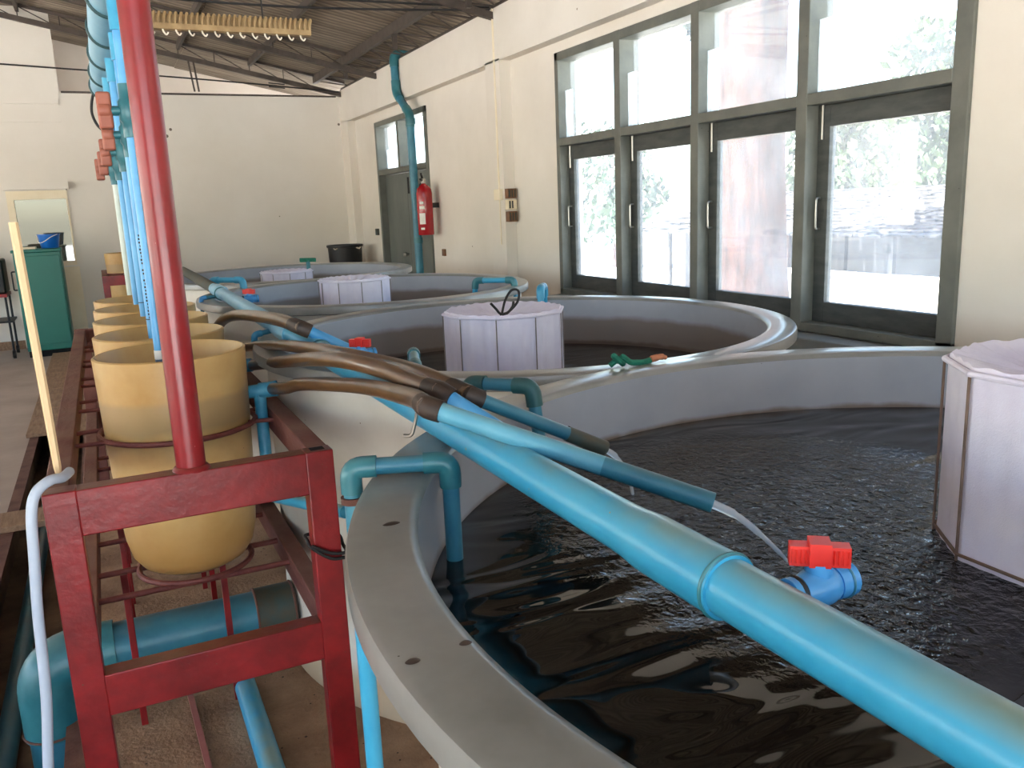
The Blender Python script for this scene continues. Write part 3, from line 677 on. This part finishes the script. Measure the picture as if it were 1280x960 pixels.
# ---- outlet hoses and their blue spouts
def spout(label, hose, pipe, rh=.0165, rp=.0135, pm=m_bluedark, tip=None, ho=m_hose, tm=None, ts=1.14):
    t = thing('outlet_hose', label, 'hose', hose[0], group='brown outlet hoses')
    pts = spline(hose, 8); MB().tube(pts, rh, 14).build('hose', ho, t)
    a, c = Vector(hose[-1]), Vector(pipe[-1]); d = (Vector(pipe[1])-Vector(pipe[0])).normalized()
    MB().tube([pts[-4], pts[-2], pts[-1], pts[-1]+d*.022], [rh*1.03,rh*1.05,rh*1.05,rh*1.02], 14).build('sleeve', m_sleeve, t)
    MB().tube(pipe, rp, 16, caps=False).build('spout_pipe', pm, t)
    MB().tube([c-d*.004, c-d*.003], rp*.85, 14).build('spout_mouth', m_hole, t)
    if tip:
        MB().tube([c-d*tip, c+d*.002], rp*ts, 16, caps=False).build('spout_tip', tm or m_brownend, t)
    return t
spout('front brown hose with a long light blue spout pouring into the nearest tank',
      [(.385,2.385,.970),(.40,2.25,.995),(.418,2.1,1.029),(.454,1.7,1.090),(.445,1.35,1.134),(.414,1.17,1.156)], [(.414,1.17,1.156),(.727,.893,1.03)], rh=.0168, rp=.0145, pm=m_dustyblue, tip=.16, tm=m_bluedark, ts=1.004)
spout('third brown hose with a thin dark blue spout and mossy tip',
      [(.40,3.26,.968),(.43,3.0,1.005),(.449,2.7,1.047),(.464,2.23,1.099),(.48,1.95,1.121),(.527,1.7,1.126),(.527,1.5,1.137),(.542,1.31,1.13)], [(.542,1.31,1.13),(.797,1.289,1.0)], rh=.0175, rp=.0125, pm=m_bluedark, tip=.085)
spout('second brown hose, its short blue spout tucked behind the front one',
      [(.40,2.825,.968),(.41,2.7,.99),(.423,2.5,1.024),(.424,2.0,1.107),(.448,1.75,1.136),(.478,1.6,1.137),(.486,1.47,1.137),(.493,1.32,1.142)], [(.493,1.32,1.142),(.572,1.22,1.076)], rh=.0175, rp=.0125, pm=m_bluedrop)
spout('short brown hose with a bright blue spout running into the second tank',
      [(.395,3.70,.99),(.41,3.5,1.05),(.43,3.2,1.094),(.47,2.7,1.127),(.486,2.38,1.132)], [(.486,2.38,1.132),(.714,2.32,1.0)], rh=.0205, rp=.0155, pm=m_bluedrop)
# streams of water
s1 = MB().tube(spline([(.724,.894,1.03),(.752,.873,1.013),(.805,.88,.97),(.854,.889,.925),(.879,.891,.899)]), [.0065]*8+[.005]*8+[.0038]*8+[.003]*8+[.0025], 10)
tag(s1.build('water_stream', m_stream), 'thin white stream of water falling from the long light blue spout', 'water')
s2 = MB().tube(spline([(.797,1.289,.998),(.822,1.286,.978),(.845,1.283,.94),(.855,1.282,.90)]), [.006]*8+[.0045]*8+[.0035]*8+[.003], 10)
tag(s2.build('water_stream', m_stream), 'short stream of water falling from the mossy spout tip', 'water')

# ------------------------------------------------------------------ header pipe and drops above the buckets
hd = thing('water_header', 'overhead blue header pipe with five drop pipes and faded red valves', 'pipe', (.108, 3.3, 1.05))
HX, HZ, HR = .108, 2.042, .056
MB().tube([(HX,2.05,HZ),(HX,4.42,HZ)], HR, 28).build('header', m_paleblue, hd)
for y in (2.20, 2.64, 3.08, 3.52, 3.96, 4.36):
    MB().ring((HX,y,HZ), HR+.001, .0065, 36, 8, 'y').build('joint_band', m_bandteal, hd)
MB().tube([(.118,1.88,HZ),(.112,2.07,HZ)], .018, 12).build('bracket', m_redpole, hd)
dropx = [.108,.118,.112,.106,.096]; dropz = [1.055,1.085,1.11,1.115,1.12]; vz = [1.72,1.70,1.68,1.67,1.67]
for k, y in enumerate(BYS):
    x = dropx[k]; pm = m_palepipe if k == 4 else m_bluedrop; r = .0165 if k == 1 else .0125
    dp = MB().tube([(x,y,dropz[k]),(x,y,vz[k]-.03)], r, 16).tube([(x,y,vz[k]+.03),(x,y,HZ-HR+.005)], .0135, 16).build('drop_pipe', pm, hd)
    MB().tube([(x,y,HZ-HR-.075),(x,y,HZ-HR+.012)], .0185, 16).build('tee', m_blue, dp)
    MB().tube([(x,y,vz[k]-.065),(x,y,vz[k]-.03),(x,y,vz[k]-.022),(x,y,vz[k]+.022),(x,y,vz[k]+.03),(x,y,vz[k]+.065)], [.0175,.0175,.023,.023,.0175,.0175], 16).tube([(x-.015,y,vz[k]),(x-.042,y,vz[k])], .012, 12).build('valve_body', m_teal, dp)
    hb = MB().bar((x-.054,y-.003,vz[k]-.045),(x-.054,y+.003,vz[k]+.045), .026, .034, up=(1,0,0)).tube([(x-.040,y,vz[k]),(x-.071,y,vz[k])], .021, 8)
    hb.build('valve_handle', m_valveold, dp, bevel=.006)
    if k == 0:
        MB().tube([(x,y,dropz[0]-.002),(x,y,dropz[0]+.028)], .0130, 16).build('grey_tip', mat('grey_tip', (96,120,140), None, .5), dp)
        MB().tube([(x,y,dropz[0]+.028),(x,y,dropz[0]+.052)], .0136, 16).build('white_tape', m_white, dp)
    if k == 1:
        MB().ring((x,y,1.145), r, .0015, 24, 6).build('dark_ring', m_wire, dp)
        # a line of small dark print along the pipe
        pr_ = MB()
        for q in range(26):
            z = 1.40-q*.0105; wq = random.choice((.002,.0035,.0045)); 
            if random.random() < .2: continue
            a0 = -PI*.62; 
            for hgt in (0,):
                ca, sa = math.cos(a0), math.sin(a0); tx, ty = -sa, ca; rr = r+.0006
                cxp, cyp = x+ca*rr, y+sa*rr
                pr_.poly([(cxp-tx*wq,cyp-ty*wq,z),(cxp+tx*wq,cyp+ty*wq,z),(cxp+tx*wq,cyp+ty*wq,z+.006),(cxp-tx*wq,cyp-ty*wq,z+.006)])
        pr_.build('print', m_wire, dp, smooth=False)
    if k == 2: MB().ring((x,y,1.16), .0125, .0015, 24, 6).build('dark_ring', m_wire, dp)
# black tubing looping from the header end
tb_ = tag(MB().tube(spline([(.066,4.40,2.03),(.05,4.42,1.98),(.045,4.43,1.93),(.06,4.42,1.88),(.085,4.40,1.85)]), .006, 8).build('black_tube', m_wire), 'thin black tube hanging from the far end of the header', 'tube')

# ------------------------------------------------------------------ other blue pipework
# overflow pipe over the nearest rim
u1 = thing('overflow_pipe', 'blue-green overflow pipe bent over the near rim beside the red stand', 'pipe', (.305,1.238,0), group='overflow pipes over the rims')
pipe_run(u1, [(.305,1.238,.02),(.305,1.238,1.062),(.448,1.182,1.062),(.448,1.182,.80)], .0135, m_bluedark, m_teal)
MB().tube([(.305,1.238,.02),(.305,1.238,.86)], .0142, 16).build('lower_pipe', m_blue, u1)
MB().tube([(.305,1.238,1.005),(.305,1.238,1.015)], .0185, 14).build('rust_ring', m_rust, u1)
u2 = thing('overflow_pipe', 'dark blue-green overflow pipe over the rim where the two near tanks meet', 'pipe', (.69,1.55,.9), group='overflow pipes over the rims')
pipe_run(u2, [(.665,1.615,.95),(.665,1.615,1.085),(.758,1.50,1.085),(.775,1.485,.87)], .0135, m_bluedark, m_darkteal)
u3 = thing('overflow_pipe', 'blue bent pipe end standing inside the left of the second tank', 'pipe', (.73,2.2,.9), group='overflow pipes over the rims')
pipe_run(u3, [(.71,2.085,.80),(.715,2.10,1.035),(.775,2.285,1.045),(.785,2.31,.9)], .0145, m_blue, m_teal)
u4 = thing('overflow_pipe', 'blue pipe bent over the right rim of the third tank', 'pipe', (1.86,4.0,.9), group='overflow pipes over the rims')
pipe_run(u4, [(1.74,4.09,.9),(1.75,4.08,1.068),(1.905,3.935,1.068),(1.915,3.925,.82)], .0145, m_blue, m_teal)
u5 = thing('overflow_pipe', 'short bright blue pipe end behind the draped net on the second tank rim', 'pipe', (1.75,3.35,.95), group='overflow pipes over the rims')
pipe_run(u5, [(1.71,3.27,.92),(1.715,3.28,1.085),(1.775,3.36,1.085),(1.785,3.375,.86)], .0145, m_blue, m_blue)
u6 = thing('overflow_pipe', 'blue pipe bent over the left rim of the third tank', 'pipe', (.64,5.2,.9), group='overflow pipes over the rims')
pipe_run(u6, [(.56,5.25,.9),(.565,5.25,1.085),(.72,5.10,1.085),(.73,5.09,.85)], .0165, m_blue, m_blue)
u7 = thing('tap', 'small blue tap hanging under the far part of the main pipe', 'tap', (.40,4.5,.95))
pipe_run(u7, [(.50,4.45,1.06),(.42,4.45,1.055),(.42,4.45,.97)], .009, m_bluedark, m_valveblue)
u8 = thing('tap', 'small blue tap hanging under the main pipe between the brown hoses', 'tap', (.44,3.0,.95))
pipe_run(u8, [(.50,2.95,1.06),(.435,2.95,1.05),(.435,2.95,.97)], .009, m_bluedark, m_outlet)
u9 = thing('tap', 'green and teal valve standing on the farthest tank', 'tap', (1.40,6.42,.8))
MB().tube([(1.40,6.45,.8),(1.40,6.45,1.10)], .016, 12).build('pipe', m_teal, u9)
MB().bar((1.34,6.45,1.105),(1.46,6.45,1.10), .03, .03).build('valve_handle', m_greencord, u9, bevel=.005)
# drain pipe entering the second tank at floor level
dp_ = thing('drain_pipe', 'fat blue drain pipe with an elbow dropping into the trench', 'pipe', (-.30,2.64,-.2))
MB().tube(fillet([(-.30,2.64,-.235),(-.30,2.64,.19),(.41,2.64,.19)], .10, 10), .072, 28).build('pipe', m_bluedark, dp_)
MB().tube(fillet([(-.30,2.64,-.03),(-.30,2.64,.19),(-.11,2.64,.19)], .12, 12), .082, 28).build('elbow', m_teal, dp_)
MB().tube([(.30,2.64,.19),(.425,2.64,.19)], .080, 28).build('collar', m_brownend, dp_)
for x in (.303,.42): MB().ring((x,2.64,.19), .080, .004, 32, 6, 'x').build('collar_ring', m_rust, dp_)
MB().ring((-.30,2.64,-.02), .083, .004, 32, 6, 'z').build('elbow_ring', m_rust, dp_)
fp = tag(MB().tube([(.232,1.2,.035),(.232,2.50,.035)], .032, 20).build('floor_pipe', m_blue), 'blue pipe lying on the sand under the red stand', 'pipe')
tp = tag(MB().tube([(-.475,.5,-.20),(-.475,11,-.20)], .035, 16).build('trench_pipe', m_bluedark), 'grey-blue pipe running along the bottom of the trench', 'pipe')
h2 = thing('supply_pipe', 'bright blue pipe crossing low behind the front leg of the stand', 'pipe', (.36,2.15,0))
MB().tube([(.352,2.40,.655),(.472,2.0,.71)], .0165, 16).build('pipe', m_blue, h2)

# ------------------------------------------------------------------ trench edges, planks
for x, lb in ((TX0, 'rusty steel angle along the left edge of the trench'), (TX1-.055, 'rusty steel angle along the right edge of the trench')):
    tag(MB().box(x, x+.055, -3, 11.3, -.004, .012).box(x+(.0 if x == TX0 else .045), x+(.01 if x == TX0 else .055), -3, 11.3, -.12, .0).build('steel_angle', m_rust, smooth=False), lb, 'edging', 'trench edgings')
pk = tag(MB().box(TX0-.03, TX1+.03, 4.48, 4.72, .013, .045).build('plank', m_wood, smooth=False, bevel=.004), 'single wooden plank bridging the open trench', 'plank')
for k in range(14):
    y = 6.5+k*.29
    o = MB().box(TX0-.02, TX1+.02, y, y+.28, .013, .040).build('cover_plank', m_wood, smooth=False, bevel=.003)
    tag(o, 'grey-brown plank in the row that covers the far part of the trench', 'plank', 'planks covering the far trench')

# ------------------------------------------------------------------ stick and hose on the stand corner
sk = tag(MB().tube([(-.137,1.925,.92),(-.137,1.925,.955),(-.139,1.925,1.10),(-.146,1.93,1.455)], [.003,.0075,.0085,.0085], 6).build('wooden_stick', m_stick, smooth=False), 'pale wooden stick standing upright on the corner of the red stand', 'stick')
wh = tag(MB().tube(spline([(-.118,1.95,.935),(-.130,1.90,.938),(-.150,1.865,.945),(-.175,1.845,.93),(-.188,1.84,.89),(-.196,1.84,.80),(-.206,1.84,.68),(-.216,1.84,.5),(-.236,1.84,.32),(-.25,1.84,.12),(-.25,1.84,-.05)]), .0105, 14).build('water_hose', m_whitehose), 'pale grey hose looped over the corner of the red stand', 'hose')

# ------------------------------------------------------------------ things on and near the walls
# downpipe
dn = thing('downpipe', 'teal blue downpipe with an offset bend beside the grey door', 'pipe', (3.12,8.6,0))
xd = XP-.045
pipe_run(dn, [(XW+.06,9.0,3.05),(xd,9.0,3.05),(xd,8.98,2.66),(xd,8.60,2.40),(xd,8.58,.02)], .042, m_bluedark, m_teal, er=.07, sleeve=1.14)
for z in (2.33, 1.12): MB().tube([(xd,8.58,z-.03),(xd,8.58,z+.03)], .049, 20).build('pipe_collar', m_teal, dn)
# extinguisher
ex = thing('fire_extinguisher', 'red fire extinguisher hanging on the wall beside the downpipe', 'fire extinguisher', (3.06,8.29,1.18))
exc = (3.04, 8.30, 0)
MB().lathe([(.001,1.18),(.078,1.18),(.082,1.19),(.082,1.60),(.074,1.64),(.05,1.67),(.025,1.685),(.022,1.70)], exc, 28).build('cylinder', m_extred, ex, angle=50)
MB().lathe([(.022,1.69),(.026,1.70),(.026,1.73),(.015,1.74),(.001,1.745)], exc, 16).build('valve', m_chrome, ex)
MB().bar((3.04,8.32,1.74),(2.99,8.22,1.79), .02, .012).bar((3.04,8.32,1.715),(2.98,8.22,1.735), .02, .010).build('lever', m_black, ex)
MB().tube(spline([(3.04,8.34,1.71),(3.03,8.40,1.66),(3.03,8.40,1.5),(3.03,8.39,1.36)]), .010, 8).build('discharge_hose', m_black, ex)
lab = MB()
for zz0, zz1, a0, a1 in ((1.29,1.40,3.55,4.35), (1.44,1.47,3.6,4.3), (1.49,1.515,3.7,4.2), (1.235,1.255,3.7,4.2)):
    n = 8
    for i in range(n):
        p, q = a0+(a1-a0)*i/n, a0+(a1-a0)*(i+1)/n; rr = .0825
        lab.poly([(exc[0]+rr*math.cos(p),exc[1]+rr*math.sin(p),zz0),(exc[0]+rr*math.cos(q),exc[1]+rr*math.sin(q),zz0),(exc[0]+rr*math.cos(q),exc[1]+rr*math.sin(q),zz1),(exc[0]+rr*math.cos(p),exc[1]+rr*math.sin(p),zz1)])
lab.build('paper_label', m_white, ex)
MB().box(3.115, XW+.002, 8.285, 8.315, 1.45, 1.5).build('wall_hook', m_black, ex, smooth=False)
# switch gear on the pilaster
sg = thing('switch_box', 'brown electrical switch and fuse blocks on the side of the pilaster', 'switch', (3.12,6.48,1.3))
for z0, z1, mm, k in ((1.50,1.58,m_brownbox,3), (1.41,1.49,m_cream,2), (1.31,1.395,m_brownbox,3)):
    bb_ = MB().box(3.095, 3.175, 6.44, 6.505, z0, z1).build('fuse_block', mm, sg, bevel=.004)
    for j in range(k): MB().box(3.102+j*.025, 3.112+j*.025, 6.432, 6.441, z0+.01, z1-.01).build('fuse', m_black if mm is m_cream else m_brownend, bb_, smooth=False)
tag(MB().box(XP-.035, XP+.002, 6.53, 6.64, 1.49, 1.58).build('socket_box', m_cream, bevel=.005), 'small cream socket box on the face of the pilaster', 'socket')
cd = tag(MB().tube([(XP-.006,6.585,3.0),(XP-.006,6.585,1.58)], .008, 8).tube([(XP-.006,6.585,1.49),(XP-.006,6.585,1.12)], .005, 8).build('conduit', m_cream), 'thin cable running down the pilaster to the socket box', 'cable')
tag(MB().box(XW-.02, XW+.002, 8.16, 8.23, .96, 1.03).build('wall_plate', m_brownbox, bevel=.003), 'small brown plate on the wall below the extinguisher', 'plate')
tag(MB().box(XW-.03, XW+.002, 10.42, 10.50, 1.14, 1.22).build('light_switch', m_brownend, bevel=.003), 'small grey switch on the wall left of the grey door', 'switch')
# roof wires and tie rod
def mpt(*a): return a
tag(MB().tube(spline([(-1.2,11.3,3.22),(.4,11.3,3.14),(1.8,11.3,3.06),(3.05,11.3,2.97)]), .009, 6).build('tie_rod', m_wire), 'thin tie rod strung across the top of the far wall', 'rod')
tbk = thing('turnbuckle', 'small turnbuckle in the tie rod near the corner', 'turnbuckle', (2.3,11.3,3.02))
for dz in (-.022,.022): MB().tube([(2.16,11.3,3.033+dz+.008),(2.36,11.3,3.02+dz+.004)], .007, 6).build('side_bar', m_wire, tbk)
tag(MB().box(-.18, 3.05, YF-.03, YF-.005, 2.925, 2.945).build('top_cable_tray', m_steel, smooth=False), 'dark strip along the top edge of the far wall', 'strip')
for k, (z0, z1, sag) in enumerate(((3.05,2.985,.07), (3.00,2.975,.02))):
    pts = [(-.6+3.66*i/8, 6.9-.32*i/8, (3.06-.0*k)*(1-i/8)+2.99*i/8 - sag*math.sin(PI*i/8) + .02*k) for i in range(9)]
    tag(MB().tube(spline(pts, 4), .009, 6).build('roof_wire', m_wire), ('black wire sagging most under the roof sheets', 'black wire drawn tighter under the roof sheets')[k], 'wire', 'roof wires')
# ribbed rack hung from the roof
rk = thing('ribbed_rack', 'long tan ribbed rack with white hooks hung below the roof', 'rack', (.95,6.0,2.6))
MB().box(.30, 1.455, 5.97, 6.03, 2.612, 2.645).box(.30, 1.455, 5.995, 6.025, 2.64, 2.705).build('base_strip', m_rack, rk, smooth=False)
rb = MB()
for i in range(36): rb.tube([(.31+i*.0325,5.985,2.64),(.31+i*.0325,5.975,2.675),(.322+i*.0325,5.985,2.71),(.322+i*.0325,6.02,2.71),(.31+i*.0325,6.03,2.64)], .011, 6)
ro = rb.build('ribs', m_rack, rk); ro['kind'] = 'stuff'
for i in range(14):
    x = .37+i*.078
    MB().tube(spline([(x,5.99,2.615),(x+.004,5.985,2.595),(x+.018,5.98,2.578),(x+.030,5.98,2.592)], 4), .0055, 6).build('hook', m_hook, rk)
for x in (.45, 1.15): MB().tube([(x,6.0,2.70),(x,6.0,roofz(x)-.01)], .005, 6).build('hanger', m_wire, rk)
cdt = tag(MB().tube([(1.30,11.36,3.3),(1.33,11.36,2.95)], .011, 8).tube([(1.24,11.36,3.33),(1.28,11.36,2.95)], .011, 8).build('conduit', m_steel), 'pair of thin conduits dropping from the purlin to the far wall', 'conduit')
# black bin in the far corner
bn = thing('bin', 'tall black plastic bin in the far corner behind the farthest tank', 'bin', (2.82,10.75,0))
MB().lathe([(.001,.0),(.17,.0),(.18,.02),(.215,1.0),(.228,1.005),(.232,1.02),(.228,1.035),(.205,1.035),(.2,1.0),(.165,.03),(.001,.03)], (2.82,10.75,0), 32).build('bin_body', m_black, bn, angle=40)
for a in (3.9, 5.3):
    MB().tube([(2.82+.215*math.cos(a)-.03,10.75+.215*math.sin(a)-.01,1.0),(2.82+.24*math.cos(a),10.75+.24*math.sin(a),.985),(2.82+.215*math.cos(a)+.03,10.75+.215*math.sin(a)-.01,1.0)], .008, 6).build('handle', m_hook, bn)
# green cabinet, bucket
gc = thing('cabinet', 'green metal cabinet with a blue bucket on top, by the far wall', 'cabinet', (-.62,10.85,0))
MB().box(-.86,-.40,10.62,11.08,.07,1.15).build('cabinet_body', m_greencab, gc, bevel=.008)
MB().box(-.875,-.39,10.60,11.09,1.15,1.18).build('cabinet_top', m_greencab, gc, bevel=.006)
MB().box(-.845,-.415,10.608,10.622,.14,1.11).build('cabinet_door', m_greencab, gc, bevel=.004)
MB().box(-.85,-.41,10.63,11.07,.0,.07).build('plinth', m_hole, gc, smooth=False)
MB().tube(fillet([(-.865,10.66,.95),(-.90,10.66,.95),(-.90,10.66,.75),(-.865,10.66,.75)], .015), .008, 8).build('handle', m_cart, gc)
bb2 = thing('small_bucket', 'small blue bucket standing on the green cabinet', 'bucket', (-.50,10.85,1.18))
MB().lathe([(.001,1.182),(.085,1.182),(.09,1.19),(.112,1.325),(.118,1.327),(.118,1.335),(.105,1.335),(.085,1.195),(.001,1.195)], (-.50,10.85,0), 28).build('bucket_body', m_bluebucket, bb2)
MB().tube(spline([(-.616,10.82,1.325),(-.60,10.74,1.25),(-.55,10.735,1.255),(-.48,10.73,1.30),(-.41,10.77,1.33)]), .0045, 6).build('bail', m_white, bb2)
wb2 = tag(MB().box(-.80,-.64,10.72,10.95,1.1805,1.205).build('small_tray', m_cream, bevel=.004), 'cream tray beside the blue bucket on the cabinet', 'tray')
# trolley with a black machine at the left edge
tr_ = thing('trolley', 'low black trolley with castors at the left edge by the far wall', 'trolley', (-1.25,10.9,0))
MB().box(-1.62,-.98,10.7,11.2,.68,.715).build('upper_shelf', m_redpart, tr_, smooth=False); MB().box(-1.62,-.96,10.7,11.2,.40,.42).build('lower_shelf', m_cart, tr_, smooth=False)
for x in (-1.6,-1.0):
    for y in (10.72,11.18):
        MB().tube([(x,y,.07),(x,y,.69)], .012, 8).build('post', m_cart, tr_)
        cw = MB().tube([(x-.015,y,.045),(x+.015,y,.045)], .045, 16).build('castor', m_black, tr_)
mc = thing('machine', 'black box machine on the trolley at the left edge', 'machine', (-1.25,10.9,.72))
MB().box(-1.60,-.98,10.72,11.15,.717,1.09).build('casing', m_black, mc, bevel=.02); MB().box(-1.55,-1.02,10.715,10.722,.80,1.04).build('panel', m_cart, mc, smooth=False)
# second stand with its bucket near the far wall
st2 = stand(9.30, 10.5, -.02, .57, 'far red steel stand near the end wall, seen beside the drop pipes')
b2 = copy_thing(bk0, (.16-BX+.06, 9.75-BYS[0], .02), 'far tan bucket on the red stand near the end wall', 'tan buckets in the red stand')
MB().ring((.22,9.75,.915), .200, .0075, 40, 8).build('hoop', m_rod, st2)
for dy in (-.105,.075): MB().tube([(.01,9.75+dy,.498),(.54,9.75+dy,.498)], .0085, 8).build('cross_rod', m_rod, st2)
# green knotted cord and rag lying where the two near rims touch
gcd = thing('green_cord', 'knotted green cord lying on the rims where the near tanks meet', 'cord', (1.16,1.74,1.045))
MB().tube(spline([(1.10,1.745,1.05),(1.115,1.742,1.062),(1.105,1.735,1.075),(1.12,1.73,1.06),(1.135,1.74,1.052),(1.13,1.735,1.07),(1.15,1.73,1.055),(1.17,1.728,1.052),(1.19,1.732,1.05),(1.215,1.735,1.052)]), .0075, 8).build('cord', m_greencord, gcd)
rgm = MB().tube(spline([(1.205,1.735,1.053),(1.225,1.732,1.056),(1.245,1.735,1.057),(1.265,1.738,1.052)]), [.004]*4+[.009]*8+[.008]*8+[.006]*4+[.002], 8)
tag(rgm.build('rag', m_orange), 'orange-brown scrap of rag beside the green cord', 'rag')
